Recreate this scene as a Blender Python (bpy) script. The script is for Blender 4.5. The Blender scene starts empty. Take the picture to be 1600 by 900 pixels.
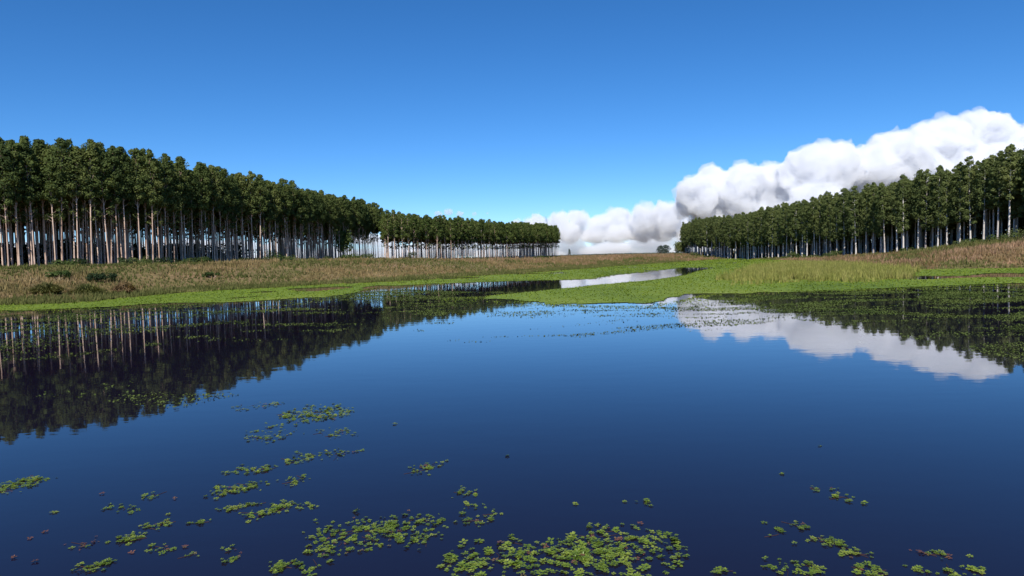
import bpy, math, random
import numpy as np
from mathutils import Vector, Matrix, noise as mnoise

R = math.radians
rng = np.random.default_rng(7)
random.seed(7)
scene = bpy.context.scene
col = scene.collection

# ------------------------------------------------------------------ camera
CAM_H = 3.8
cam_data = bpy.data.cameras.new('camera')
cam = bpy.data.objects.new('camera', cam_data)
col.objects.link(cam)
cam_data.sensor_width = 36.0
cam_data.lens = 24.75
cam_data.clip_start = 0.1
cam_data.clip_end = 90000.0
cam.matrix_world = (Matrix.Translation((0, 0, CAM_H)) @ Matrix.Rotation(R(90 - 2.54), 4, 'X')
                    @ Matrix.Rotation(R(-1.43), 4, 'Z'))
scene.camera = cam

# ------------------------------------------------------------------ sky, sun, exposure
SUN_AZ, SUN_EL = R(189), R(44)          # azimuth clockwise from +Y
world = bpy.data.worlds.new('World')
scene.world = world
world.use_nodes = True
wt = world.node_tree
bg = wt.nodes['Background']
sky = wt.nodes.new('ShaderNodeTexSky')
sky.sky_type = 'NISHITA'
sky.sun_disc = False
sky.sun_elevation = SUN_EL
sky.sun_rotation = SUN_AZ
sky.altitude = 200
sky.air_density = 0.7
sky.dust_density = 0.0
sky.ozone_density = 8.0
hsv = wt.nodes.new('ShaderNodeHueSaturation')
hsv.inputs['Saturation'].default_value = 1.16
wt.links.new(sky.outputs['Color'], hsv.inputs['Color'])
wt.links.new(hsv.outputs['Color'], bg.inputs['Color'])
bg.inputs['Strength'].default_value = 0.117
to_sun = Vector((math.sin(SUN_AZ) * math.cos(SUN_EL), math.cos(SUN_AZ) * math.cos(SUN_EL), math.sin(SUN_EL)))
sun_data = bpy.data.lights.new('sun', 'SUN')
sun_data.energy = 5.0
sun_data.angle = R(0.5)
sun_data.color = (1.0, 0.95, 0.87)
sun = bpy.data.objects.new('sun', sun_data)
sun.rotation_mode = 'QUATERNION'
sun.rotation_quaternion = to_sun.to_track_quat('Z', 'Y')
col.objects.link(sun)
scene.view_settings.view_transform = 'Standard'
scene.view_settings.look = 'None'
scene.view_settings.exposure = 0.28
scene.view_settings.gamma = 1.0
scene.view_settings.use_curve_mapping = False
cy = scene.cycles
cy.max_bounces = 28
cy.diffuse_bounces = 5
cy.glossy_bounces = 4
cy.transmission_bounces = 4
cy.transparent_max_bounces = 48
cy.volume_bounces = 24
cy.caustics_reflective = False
cy.caustics_refractive = False
cy.use_denoising = True
try:
    cy.denoiser = 'OPENIMAGEDENOISE'
    cy.denoising_input_passes = 'RGB_ALBEDO_NORMAL'
except Exception:
    pass


# ------------------------------------------------------------------ helpers
def tag(o, label=None, cat=None, group=None, kind=None):
    for k, v in (('label', label), ('category', cat), ('group', group), ('kind', kind)):
        if v:
            o[k] = v
    return o


def mesh_np(name, verts, faces, mat=None, smooth=False):
    """faces: (n,3) or (n,4) int array"""
    verts = np.asarray(verts, np.float32).reshape(-1, 3)
    faces = np.asarray(faces, np.int32)
    n, k = faces.shape
    me = bpy.data.meshes.new(name)
    me.vertices.add(len(verts))
    me.vertices.foreach_set('co', verts.ravel())
    me.loops.add(n * k)
    me.loops.foreach_set('vertex_index', faces.ravel())
    me.polygons.add(n)
    me.polygons.foreach_set('loop_start', np.arange(0, n * k, k, dtype=np.int32))
    if smooth:
        me.polygons.foreach_set('use_smooth', np.ones(n, bool))
    me.update(calc_edges=True)
    if mat:
        me.materials.append(mat)
    return me


def link(name, me, parent=None, loc=None):
    o = bpy.data.objects.new(name, me)
    col.objects.link(o)
    if parent is not None:
        o.parent = parent
    if loc is not None:
        o.location = loc
    return o


def empty(name, loc, rz=0.0, sc=None):
    o = bpy.data.objects.new(name, None)
    o.empty_display_size = 0.2
    col.objects.link(o)
    o.location = loc
    o.rotation_euler = (0, 0, rz)
    if sc is not None:
        o.scale = sc
    return o


def vnoise(x, y, seed=0):
    x = np.asarray(x, float); y = np.asarray(y, float)
    xi = np.floor(x).astype(np.int64); yi = np.floor(y).astype(np.int64)
    fx = x - xi; fy = y - yi
    fx = fx * fx * (3 - 2 * fx); fy = fy * fy * (3 - 2 * fy)

    def h(a, b):
        n = (a * 374761393 + b * 668265263 + seed * 1442695041) & 0xFFFFFFFF
        n = ((n ^ (n >> 13)) * 1274126177) & 0xFFFFFFFF
        return ((n ^ (n >> 16)) & 0xFFFF) / 65535.0
    return ((h(xi, yi) * (1 - fx) + h(xi + 1, yi) * fx) * (1 - fy)
            + (h(xi, yi + 1) * (1 - fx) + h(xi + 1, yi + 1) * fx) * fy)


def fbm(x, y, seed=0, o=3):
    s = 0; a = 1; t = 0
    for i in range(o):
        s = s + a * vnoise(np.asarray(x) * 2 ** i, np.asarray(y) * 2 ** i, seed + i * 17); t += a; a *= .5
    return s / t


def inside(poly, x, y):
    x = np.asarray(x, float); y = np.asarray(y, float)
    c = np.zeros(x.shape, bool)
    n = len(poly)
    for i in range(n):
        x1, y1 = poly[i]; x2, y2 = poly[(i + 1) % n]
        if y1 == y2:
            continue
        m = ((y1 > y) != (y2 > y)) & (x < (x2 - x1) * (y - y1) / (y2 - y1) + x1)
        c ^= m
    return c


def dist_poly(poly, x, y, closed=True):
    x = np.asarray(x, float); y = np.asarray(y, float)
    best = np.full(x.shape, 1e18)
    n = len(poly)
    for i in range(n if closed else n - 1):
        x1, y1 = poly[i]; x2, y2 = poly[(i + 1) % n]
        dx, dy = x2 - x1, y2 - y1
        t = np.clip(((x - x1) * dx + (y - y1) * dy) / (dx * dx + dy * dy + 1e-12), 0, 1)
        best = np.minimum(best, (x - x1 - t * dx) ** 2 + (y - y1 - t * dy) ** 2)
    return np.sqrt(best)


def smooth01(t):
    t = np.clip(t, 0, 1)
    return t * t * (3 - 2 * t)


ONES = ['', 'first', 'second', 'third', 'fourth', 'fifth', 'sixth', 'seventh', 'eighth', 'ninth', 'tenth', 'eleventh',
        'twelfth', 'thirteenth', 'fourteenth', 'fifteenth', 'sixteenth', 'seventeenth', 'eighteenth', 'nineteenth']
TENS = ['', '', 'twent', 'thirt', 'fort', 'fift', 'sixt', 'sevent', 'eight', 'ninet']


def ordinal(n):
    if n < 20:
        return ONES[n]
    if n % 10 == 0:
        return TENS[n // 10] + 'ieth'
    if n < 100:
        return TENS[n // 10] + 'y-' + ONES[n % 10]
    return 'hundred-and-' + ordinal(n - 100) if n > 100 else 'hundredth'


# ------------------------------------------------------------------ materials
def new_mat(name):
    m = bpy.data.materials.new(name)
    m.use_nodes = True
    nt = m.node_tree
    for n in list(nt.nodes):
        nt.nodes.remove(n)
    out = nt.nodes.new('ShaderNodeOutputMaterial')
    return m, nt, out


def nd(nt, t, **kw):
    n = nt.nodes.new(t)
    for k, v in kw.items():
        setattr(n, k, v)
    return n


def ramp(nt, src, stops, interp='LINEAR'):
    r = nd(nt, 'ShaderNodeValToRGB')
    r.color_ramp.interpolation = interp
    el = r.color_ramp.elements
    while len(el) < len(stops):
        el.new(0.5)
    for e, (p, c) in zip(el, stops):
        e.position = p
        e.color = (*c, 1)
    nt.links.new(src, r.inputs['Fac'])
    return r.outputs['Color']


def noise_node(nt, scale, detail=3, vec=None, rough=.55, stretch=None):
    n = nd(nt, 'ShaderNodeTexNoise')
    n.inputs['Scale'].default_value = scale
    n.inputs['Detail'].default_value = detail
    n.inputs['Roughness'].default_value = rough
    if vec is None:
        vec = nd(nt, 'ShaderNodeNewGeometry').outputs['Position']
    if stretch:
        mp = nd(nt, 'ShaderNodeMapping')
        mp.inputs['Scale'].default_value = stretch
        nt.links.new(vec, mp.inputs['Vector'])
        vec = mp.outputs['Vector']
    nt.links.new(vec, n.inputs['Vector'])
    return n.outputs['Fac']


def leaf_mat(name, stops, scale=.35, translucent=.25, per_object=.0, rough=.6, gloss=.0, stretch=None, detail=3, fine=0.0):
    """leaf colours picked by a position noise; part of the light passes through the blade"""
    m, nt, out = new_mat(name)
    f = noise_node(nt, scale, detail, stretch=stretch, rough=.65)
    if per_object:
        oi = nd(nt, 'ShaderNodeObjectInfo')
        ma = nd(nt, 'ShaderNodeMath', operation='MULTIPLY_ADD')
        nt.links.new(oi.outputs['Random'], ma.inputs[0])
        ma.inputs[1].default_value = per_object
        ad = nd(nt, 'ShaderNodeMath', operation='SUBTRACT')
        nt.links.new(f, ad.inputs[0]); ad.inputs[1].default_value = per_object / 2
        nt.links.new(ad.outputs[0], ma.inputs[2])
        f = ma.outputs[0]
    c = ramp(nt, f, stops)
    if fine:                                   # blade to blade variation
        g = ramp(nt, noise_node(nt, fine, 1), [(.3, (.55, .55, .5)), (.5, (1, 1, 1)), (.7, (1.5, 1.45, 1.4))])
        mf = nd(nt, 'ShaderNodeMix', data_type='RGBA', blend_type='MULTIPLY')
        mf.inputs['Factor'].default_value = 1
        nt.links.new(c, mf.inputs['A']); nt.links.new(g, mf.inputs['B'])
        c = mf.outputs['Result']
    p = nd(nt, 'ShaderNodeBsdfPrincipled')
    nt.links.new(c, p.inputs['Base Color'])
    p.inputs['Roughness'].default_value = rough
    p.inputs['Specular IOR Level'].default_value = gloss
    t = nd(nt, 'ShaderNodeBsdfTranslucent')
    mixc = nd(nt, 'ShaderNodeMix', data_type='RGBA', blend_type='MULTIPLY')
    mixc.inputs['Factor'].default_value = 1
    nt.links.new(c, mixc.inputs['A'])
    mixc.inputs['B'].default_value = (1.25, 1.2, .55, 1)
    nt.links.new(mixc.outputs['Result'], t.inputs['Color'])
    mx = nd(nt, 'ShaderNodeMixShader')
    mx.inputs[0].default_value = translucent
    nt.links.new(p.outputs[0], mx.inputs[1]); nt.links.new(t.outputs[0], mx.inputs[2])
    nt.links.new(mx.outputs[0], out.inputs['Surface'])
    return m


def bark_mat(name, stops, per_object=.3):
    m, nt, out = new_mat(name)
    tc = nd(nt, 'ShaderNodeTexCoord')
    f = noise_node(nt, 1.2, 4, vec=tc.outputs['Object'], stretch=(2.2, 2.2, .45), rough=.7)
    oi = nd(nt, 'ShaderNodeObjectInfo')
    ma = nd(nt, 'ShaderNodeMath', operation='MULTIPLY_ADD')
    nt.links.new(oi.outputs['Random'], ma.inputs[0])
    ma.inputs[1].default_value = per_object
    ad = nd(nt, 'ShaderNodeMath', operation='SUBTRACT')
    nt.links.new(f, ad.inputs[0]); ad.inputs[1].default_value = per_object / 2
    nt.links.new(ad.outputs[0], ma.inputs[2])
    c = ramp(nt, ma.outputs[0], stops)
    p = nd(nt, 'ShaderNodeBsdfPrincipled')
    p.inputs['Roughness'].default_value = .8
    p.inputs['Specular IOR Level'].default_value = .2
    nt.links.new(c, p.inputs['Base Color'])
    nt.links.new(p.outputs[0], out.inputs['Surface'])
    return m


M_GUM = leaf_mat('gum_leaves', [(.25, (.057, .083, .032)), (.5, (.108, .140, .046)), (.75, (.167, .186, .064))], .3, .36, .3)
M_GUM2 = leaf_mat('young_gum_leaves', [(.25, (.057, .083, .026)), (.5, (.099, .134, .040)), (.75, (.154, .179, .058))], .3, .33, .3)
M_PINE = leaf_mat('right_leaves', [(.25, (.074, .099, .038)), (.5, (.134, .166, .060)), (.78, (.190, .214, .080))], .35, .38, .25)
M_FAR = leaf_mat('hazed_far_leaves', [(.3, (.05, .07, .06)), (.7, (.08, .105, .085))], .1, .15, .2)  # distance haze put into the leaf colour as a blue-green cast
M_SHRUB = leaf_mat('shrub_leaves', [(.3, (.035, .06, .02)), (.5, (.065, .095, .03)), (.72, (.12, .14, .055))], .8, .2, .4)
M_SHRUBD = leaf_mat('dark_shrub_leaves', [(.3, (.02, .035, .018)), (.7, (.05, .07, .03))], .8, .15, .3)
M_BARK_L = bark_mat('pink_bark', [(.28, (.28, .18, .13)), (.5, (.56, .40, .31)), (.75, (.70, .55, .45))])
M_BARK_R = bark_mat('pale_bark', [(.28, (.26, .21, .19)), (.48, (.52, .47, .43)), (.75, (.66, .63, .60))])
M_TAN = leaf_mat('dry_grass', [(.28, (.126, .097, .042)), (.43, (.202, .143, .071)), (.58, (.319, .206, .134)), (.75, (.378, .286, .185))], .12, .2, detail=5, fine=3.0)
M_STRAW = leaf_mat('straw_grass', [(.28, (.105, .095, .038)), (.43, (.18, .145, .065)), (.58, (.255, .185, .095)), (.75, (.31, .25, .14))], .14, .2, detail=5, fine=3.0)
M_OLIVE = leaf_mat('olive_grass', [(.28, (.055, .071, .022)), (.5, (.118, .126, .044)), (.72, (.210, .189, .084))], .15, .2, detail=5, fine=3.0)
M_REED = leaf_mat('reed_blades', [(.3, (.143, .168, .038)), (.5, (.260, .260, .076)), (.75, (.386, .336, .134))], .6, .3, detail=5, fine=2.5)
M_MATLEAF = leaf_mat('mat_leaves', [(.28, (.084, .134, .017)), (.5, (.147, .206, .025)), (.74, (.218, .260, .042))], .09, .25, detail=6, stretch=(1, .6, 1))
M_STREAK = leaf_mat('loose_leaves', [(.3, (.046, .071, .021)), (.7, (.118, .151, .042))], .2, .15)
M_ROS = leaf_mat('rosette_leaves', [(.25, (.065, .11, .014)), (.5, (.14, .205, .025)), (.78, (.25, .29, .05))], 3.2, .2, .25, rough=.38, gloss=.5)
M_ROSR = leaf_mat('red_rosette_leaves', [(.3, (.10, .05, .03)), (.5, (.16, .07, .045)), (.7, (.14, .12, .035))], 6, .15, .3, rough=.4, gloss=.45)
M_STEM = leaf_mat('weed_stems', [(.3, (.05, .03, .03)), (.7, (.12, .07, .05))], 4, .1)

# ground: grass soil with bare litter under the plantations
m, nt, out = new_mat('ground_soil')
f1 = noise_node(nt, .06, 6)
f2 = noise_node(nt, .9, 5)
ca = ramp(nt, f1, [(.3, (.10, .10, .035)), (.5, (.19, .145, .07)), (.7, (.25, .165, .10))])
cb = ramp(nt, f2, [(.3, (.6, .6, .6)), (.7, (1.15, 1.1, 1.0))])
mu = nd(nt, 'ShaderNodeMix', data_type='RGBA', blend_type='MULTIPLY'); mu.inputs['Factor'].default_value = 1
nt.links.new(ca, mu.inputs['A']); nt.links.new(cb, mu.inputs['B'])
at = nd(nt, 'ShaderNodeAttribute', attribute_name='litter')
mx = nd(nt, 'ShaderNodeMix', data_type='RGBA')
nt.links.new(at.outputs['Fac'], mx.inputs['Factor'])
nt.links.new(mu.outputs['Result'], mx.inputs['A'])
cl = ramp(nt, f2, [(.3, (.07, .045, .03)), (.7, (.15, .095, .065))])
nt.links.new(cl, mx.inputs['B'])
p = nd(nt, 'ShaderNodeBsdfPrincipled'); p.inputs['Roughness'].default_value = .95
p.inputs['Specular IOR Level'].default_value = .1
nt.links.new(mx.outputs['Result'], p.inputs['Base Color'])
nt.links.new(p.outputs[0], out.inputs['Surface'])
M_GROUND = m

# mat sheet (the felt of stems and small leaves under the standing leaves)
m, nt, out = new_mat('floating_mat')
f1 = noise_node(nt, .07, 6, stretch=(1, .7, 1))
ca = ramp(nt, f1, [(.3, (.101, .151, .020)), (.5, (.151, .210, .027)), (.7, (.210, .252, .042))])
f2 = noise_node(nt, 2.2, 4)
cb = ramp(nt, f2, [(.3, (.55, .6, .5)), (.6, (1.05, 1.05, 1.0))])
mu = nd(nt, 'ShaderNodeMix', data_type='RGBA', blend_type='MULTIPLY'); mu.inputs['Factor'].default_value = 1
nt.links.new(ca, mu.inputs['A']); nt.links.new(cb, mu.inputs['B'])
p = nd(nt, 'ShaderNodeBsdfPrincipled'); p.inputs['Roughness'].default_value = .8
p.inputs['Specular IOR Level'].default_value = .15
nt.links.new(mu.outputs['Result'], p.inputs['Base Color'])
nt.links.new(p.outputs[0], out.inputs['Surface'])
M_MAT = m

# water: dark tannin lake, a near mirror with faint ripples
m, nt, out = new_mat('lake_water')
p = nd(nt, 'ShaderNodeBsdfPrincipled')
p.inputs['Base Color'].default_value = (.008, .0060, .016, 1)
p.inputs['Roughness'].default_value = .02
p.inputs['IOR'].default_value = 1.333
n1 = noise_node(nt, .9, 3, stretch=(.7, 1.3, 1))
n2 = noise_node(nt, .12, 2)
wv = nd(nt, 'ShaderNodeMath', operation='MULTIPLY')
nt.links.new(n1, wv.inputs[0]); nt.links.new(n2, wv.inputs[1])
b = nd(nt, 'ShaderNodeBump'); b.inputs['Strength'].default_value = 1
b.inputs['Distance'].default_value = .0038
nt.links.new(wv.outputs[0], b.inputs['Height'])
nt.links.new(b.outputs[0], p.inputs['Normal'])
nt.links.new(p.outputs[0], out.inputs['Surface'])
M_WATER = m


def cloud_mat(name, dens, tint=(.928, .938, .958, 1)):  # bluish tint stands in for the haze in front of distant clouds
    m, nt, out = new_mat(name)
    v = nd(nt, 'ShaderNodeVolumePrincipled')
    v.inputs['Color'].default_value = tint
    v.inputs['Density'].default_value = dens
    v.inputs['Anisotropy'].default_value = -0.15
    nt.links.new(v.outputs[0], out.inputs['Volume'])
    return m


# ------------------------------------------------------------------ layout of the place (metres, camera over the water at the origin)
SHORE_L = [(-60.6, 72.3), (-56.6, 77.7), (-50.0, 78.4), (-49.8, 91.3), (-46.0, 101.2), (-39.2, 107.8), (-32.3, 118.5),
           (-22.5, 123.8), (-12.9, 142.8), (0.1, 162.2), (11.9, 185.6), (30.9, 225.7), (69.5, 293.0)]
SHORE_R = [(121.0, 379.4), (95.1, 232.2), (68.6, 137.1), (63.9, 116.9), (73.5, 115.3), (80.6, 110.8), (81.9, 97.8)]
LAKE = SHORE_L + SHORE_R + [(92, 70), (105, 20), (105, -60), (-105, -60), (-90, 20), (-74, 58)]
OPEN = [(-104, -60), (-89, 20), (-70, 55), (-53.2, 63.5), (-47.7, 65.5), (-42.1, 66.0), (-38.2, 69.9), (-32.6, 71.7),
        (-26.3, 72.3), (-21.1, 72.3), (-19.7, 83.1), (-18.6, 102.5), (-9.7, 106.4), (0.0, 110.7), (7.0, 109.9),
        (13.0, 110.0), (18.6, 127.6), (25.6, 140.5), (35.5, 162.3), (43.2, 178.8), (48.2, 170.6), (44.5, 157.7),
        (27.5, 114), (22.8, 104), (17.4, 96), (12.0, 89), (7.2, 81), (3.6, 76.5), (-2, 69), (-3.0, 65),
        (1.6, 58.4), (3.5, 55.3), (7.5, 51.7), (9.3, 51.1), (13.1, 55.5), (15.0, 59.0), (16.9, 62.1), (23.5, 64.5),
        (29.6, 65.0), (35.8, 65.5), (42.8, 67.1), (49.3, 67.7), (57, 66.6), (90, 60), (104, 20), (104, -60)]
BROWN = [(49.3, 95.0), (45.2, 87.1), (47.5, 80.4), (55.5, 83.6), (61.8, 80.8), (66.9, 87.5), (66.1, 95.5), (57.9, 89.1)]
STREAK_R = [(15.7, 60), (15.4, 42.2), (15.6, 34.4), (16.4, 30.0), (16.5, 25.8), (16.5, 22.6), (17.5, 18), (60, 18),
            (75, 66), (49.3, 69), (29.6, 66), (17, 64)]
STREAK_L = [(-60, 50), (-46, 40), (-30, 28), (-18.9, 29.5), (-17.8, 32.4), (-15.7, 34.4), (-10.7, 33.3), (-8.9, 40.6),
            (-5.0, 54.7), (-2.0, 64), (4, 76), (-4, 78), (-14, 90), (-19, 84), (-21.1, 72.5), (-32.6, 72), (-53, 64)]
REED = [(26.7, 88.9), (28.8, 79.2), (37.1, 81.5), (49.9, 91.3), (59.8, 102.6), (66, 125), (78, 165), (74, 190), (48.4, 145)]
EDGE_L1 = [(-118, 112), (-97.2, 134), (-86.6, 147), (-79.7, 157), (-75.8, 178), (-66.8, 205), (-56.9, 242), (-50.9, 280)]
EDGE_L2 = [(-44.9, 255), (-25.6, 285), (0.4, 345), (19.5, 420), (31.9, 480)]
EDGE_R = [(134, 140), (131, 180), (127.4, 200), (122.4, 224), (119.3, 262), (114.1, 313), (113.3, 414), (121, 500)]
FOREST_L1 = EDGE_L1 + [(-90, 290), (-150, 150), (-160, 100)]
FOREST_L2 = EDGE_L2 + [(15, 490), (-65, 275)]
FOREST_R = EDGE_R + [(215, 505), (230, 140)]


def terrain(x, y):
    x = np.asarray(x, float); y = np.asarray(y, float)
    ins = inside(LAKE, x, y)
    d = dist_poly(LAKE, x, y)
    zl = np.interp(y, [0, 150, 235, 290, 345, 480, 900], [4.1, 3.9, 3.6, 2.2, 1.6, 2.7, 2.0])
    zr = np.interp(y, [0, 140, 180, 224, 313, 414, 500, 700], [6.0, 5.8, 5.3, 4.5, 3.4, 2.4, 1.8, 1.6])
    w = smooth01((x + 20) / 110)
    plate = zl * (1 - w) + zr * w
    W = np.where(x < 40, 48.0, 58.0)
    W = np.where(y > 200, 70.0, W)
    out = .12 + plate * smooth01(d / W) ** .85 + .35 * (fbm(x * .05, y * .05, 3) - .5) * smooth01(d / 20)
    inn = -np.minimum(1.3, .05 + d * .12)
    return np.where(ins, inn, out)


def in_forest(x, y):
    return inside(FOREST_L1, x, y) | inside(FOREST_L2, x, y) | inside(FOREST_R, x, y)


# ------------------------------------------------------------------ ground sheet
def axis(lo, hi, step, far):
    a = list(np.arange(lo, hi + .1, step))
    s = step; v = hi
    while v < far:
        s *= 1.35; v += s; a.append(v)
    s = step; v = lo
    while v > -far:
        s *= 1.35; v -= s; a.insert(0, v)
    return np.array(a)


gx = axis(-170, 240, 3.0, 30000); gy = axis(-75, 640, 3.0, 30000)
GX, GY = np.meshgrid(gx, gy)
GZ = terrain(GX, GY)
nx, ny = len(gx), len(gy)
idx = np.arange(nx * ny).reshape(ny, nx)
F = np.stack([idx[:-1, :-1], idx[:-1, 1:], idx[1:, 1:], idx[1:, :-1]], -1).reshape(-1, 4)
me = mesh_np('ground', np.stack([GX, GY, GZ], -1), F, M_GROUND, True)
lit = in_forest(GX.ravel(), GY.ravel()).astype(np.float32)
a = me.attributes.new('litter', 'FLOAT', 'POINT')
a.data.foreach_set('value', lit)
tag(link('ground', me), 'grassy tan field and sloping banks around the lake', kind='structure')

# ------------------------------------------------------------------ lake
V = np.array([(-115, -70, 0), (135, -70, 0), (135, 400, 0), (-115, 400, 0)])
tag(link('lake_water', mesh_np('lake_water', V, np.array([[0, 1, 2, 3]]), M_WATER)),
    'dark still lake mirroring sky, clouds and both plantations', kind='structure')


def weed_mask(x, y):
    """1 inside the closed floating mat, 0 on open water"""
    jx = (fbm(x * .09, y * .05, 11) - .5) * 9 + (fbm(x * .5, y * .25, 12) - .5) * 3
    jy = (fbm(x * .07, y * .04, 13) - .5) * 16 + (fbm(x * .4, y * .2, 14) - .5) * 5
    calm = np.where((x > -6) & (x < 52) & (y > 64) & (y < 190), .25, 1.0)
    jx, jy = jx * calm, jy * calm
    px, py = x + jx, y + jy
    return inside(LAKE, x, y) & ~inside(OPEN, px, py) & ~inside(BROWN, x + jx * .6, y + jy * .4)


# mat sheet
sx = .4
ax = np.arange(-75, 130, sx); ay = np.concatenate([np.arange(44, 120, .3), np.arange(120, 400, .9)])
AX, AY = np.meshgrid(ax, ay)
AZ = .015 + .03 * fbm(AX * .8, AY * .8, 5)
cxm, cym = AX[:-1, :-1] + sx / 2, (AY[:-1, :-1] + AY[1:, :-1]) / 2
hole = (fbm(cxm * .10, cym * .06, 21, 4) > .70) & ~((cxm > -6) & (cxm < 45) & (cym > 60) & (cym < 150))
keep = weed_mask(cxm, cym) & ~hole
idx = np.arange(AX.size).reshape(AX.shape)
F = np.stack([idx[:-1, :-1], idx[:-1, 1:], idx[1:, 1:], idx[1:, :-1]], -1)[keep]
used, inv = np.unique(F, return_inverse=True)
P = np.stack([AX.ravel(), AY.ravel(), AZ.ravel()], -1)[used]
tag(link('floating_mat', mesh_np('floating_mat', P, inv.reshape(-1, 4), M_MAT, True)),
    'bright green carpet of floating plants between lake and banks', 'water plants', kind='stuff')


# ------------------------------------------------------------------ leaf cards
def cards(P, size, tilt=1.0, aspect=.6, normal=None, spread=.8):
    """one quad (kite) per point; returns verts (n*4,3), faces (n,4)"""
    n = len(P)
    if normal is None:
        normal = np.zeros((n, 3)); normal[:, 2] = 1
    nrm = normal + rng.normal(0, spread, (n, 3)) * tilt
    nrm /= np.linalg.norm(nrm, axis=1, keepdims=True) + 1e-9
    a = rng.normal(0, 1, (n, 3))
    u = np.cross(nrm, a); u /= np.linalg.norm(u, axis=1, keepdims=True) + 1e-9
    v = np.cross(nrm, u)
    s = (np.asarray(size) * np.ones(n))[:, None]
    V = np.stack([P - u * s, P - v * s * aspect, P + u * s, P + v * s * aspect], 1).reshape(-1, 3)
    F = np.arange(n * 4).reshape(n, 4)
    return V, F


def rnd_in(x0, x1, y0, y1, n):
    return rng.uniform(x0, x1, n), rng.uniform(y0, y1, n)


# standing leaves on the closed mat: dense near, thinner far
x, y = rnd_in(-70, 115, 48, 330, 420000)
k = rng.random(len(x)) < np.clip((75 / y) ** 1.6, 0, 1)
x, y = x[k], y[k]
hv = fbm(x * .10, y * .06, 21, 4)
k = weed_mask(x, y) & ((hv < .71) | ((x > -6) & (x < 45) & (y > 60) & (y < 150))) & (fbm(x * .35, y * .2, 31) > .25)
x, y = x[k], y[k]
s = (.04 + .0007 * y) * rng.uniform(.6, 1.3, len(x))
V, F = cards(np.stack([x, y, .03 + s * rng.uniform(.1, .6, len(x))], -1), s, 1, .6, spread=.4)
tag(link('floating_mat_leaves', mesh_np('floating_mat_leaves', V, F, M_MATLEAF)),
    'small upright leaves standing all over the bright green floating carpet', 'water plants', kind='stuff')


# loose floating weeds in streaks over the dark reflections
def loose(name, poly, box, n, thr, seed, label, amt=1.0, sz=(.03, .0004)):
    x, y = rnd_in(*box, n)
    k = inside(poly, x, y) & inside(OPEN, x, y)
    x, y = x[k], y[k]
    big = fbm(x * .06, y * .08, seed, 3)
    wx = (fbm(x * .08, y * .08, seed + 9) - .5) * 14
    st = fbm((x + wx) * .3, (y + wx * .7) * .62, seed + 3, 4)
    k = (st + .5 * (big - .5) + rng.normal(0, .06, len(x))) > thr
    x, y = x[k], y[k]
    s = (sz[0] + sz[1] * y) * rng.uniform(.6, 1.3, len(x))
    V, F = cards(np.stack([x, y, .008 + s * rng.uniform(.05, .35, len(x))], -1), s, 1, .7, spread=.3)
    return tag(link(name, mesh_np(name, V, F, M_STREAK)), label, 'water plants', kind='stuff')


loose('loose_floating_weed', STREAK_R, (15, 75, 18, 70), 330000, .575, 41,
      'broken streaks of floating weed over the right plantation reflection')
loose('loose_floating_weed', STREAK_L, (-60, 4, 28, 95), 220000, .595, 51,
      'thin streaks of floating weed over the left plantation reflection')
loose('loose_floating_weed', [(-9, 40), (-2, 31), (10, 34), (17, 40), (16, 62), (8, 54), (-3, 66)], (-10, 18, 30, 66), 60000, .60, 61,
      'scattered dark leaf flecks on the blue water below the central mat')


loose('loose_floating_weed', [(-15, 21), (-9, 18.5), (-7.5, 21), (-9, 26), (-13, 30), (-17, 27)], (-17, -7, 18, 30), 9000, .72, 67,
      'pale single floating leaves over the reflected crowns on the left')

# ragged fringe where the carpet breaks up into the open water
x, y = rnd_in(-60, 80, 40, 190, 900000)
k = rng.random(len(x)) < np.clip((60 / y) ** 1.2, 0, 1)
x, y = x[k], y[k]
d = dist_poly(OPEN[3:48], x, y, False)
jf = .4 + 2.2 * fbm(x * .25, y * .15, 63)
k = inside(OPEN, x, y) & (d < rng.exponential(.75, len(x)) * jf * np.where(y > 68, .35, 1.4)) & (fbm(x * .5, y * .5, 64) > .42)
x, y = x[k], y[k]
s = (.03 + .0005 * y) * rng.uniform(.6, 1.3, len(x))
V, F = cards(np.stack([x, y, .01 + s * rng.uniform(.05, .4, len(x))], -1), s, 1, .65, spread=.35)
tag(link('floating_mat_fringe', mesh_np('floating_mat_fringe', V, F, M_MATLEAF)),
    'ragged fringe of leaves where the green carpet meets open water', 'water plants', kind='stuff')


# ------------------------------------------------------------------ grass and reeds (uncountable: stuff)
def blades(x, y, z, h, w, n, lean=.35):
    """n triangular blades for each tuft"""
    x = np.repeat(x, n); y = np.repeat(y, n); z = np.repeat(z, n); h = np.repeat(h, n); w = np.repeat(w, n)
    m = len(x)
    a = rng.uniform(0, 6.283, m); r = rng.uniform(0, 1, m) * h * .35
    bx, by = x + np.cos(a) * r, y + np.sin(a) * r
    hh = h * rng.uniform(.55, 1.15, m)
    la = rng.uniform(0, 6.283, m); ll = hh * rng.uniform(0, lean, m) * 1.4
    wa = rng.uniform(0, 6.283, m)
    dx, dy = np.cos(wa) * w * .5, np.sin(wa) * w * .5
    tx, ty = bx + np.cos(la) * ll, by + np.sin(la) * ll
    V = np.stack([np.stack([bx - dx, by - dy, z - .05], -1), np.stack([bx + dx, by + dy, z - .05], -1),
                  np.stack([tx, ty, z + hh], -1)], 1).reshape(-1, 3)
    return V, np.arange(m * 3).reshape(m, 3)


def bank_points(n, box, near=100, power=1.3, side=None):
    x, y = rnd_in(*box, n)
    k = rng.random(n) < np.clip((near / np.maximum(y, near)) ** power, 0, 1)
    x, y = x[k], y[k]
    k = ~inside(LAKE, x, y) & (np.abs(x) < y * .82 + 12)
    x, y = x[k], y[k]
    f = in_forest(x, y)
    k = ~f
    return x[k], y[k]


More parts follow.
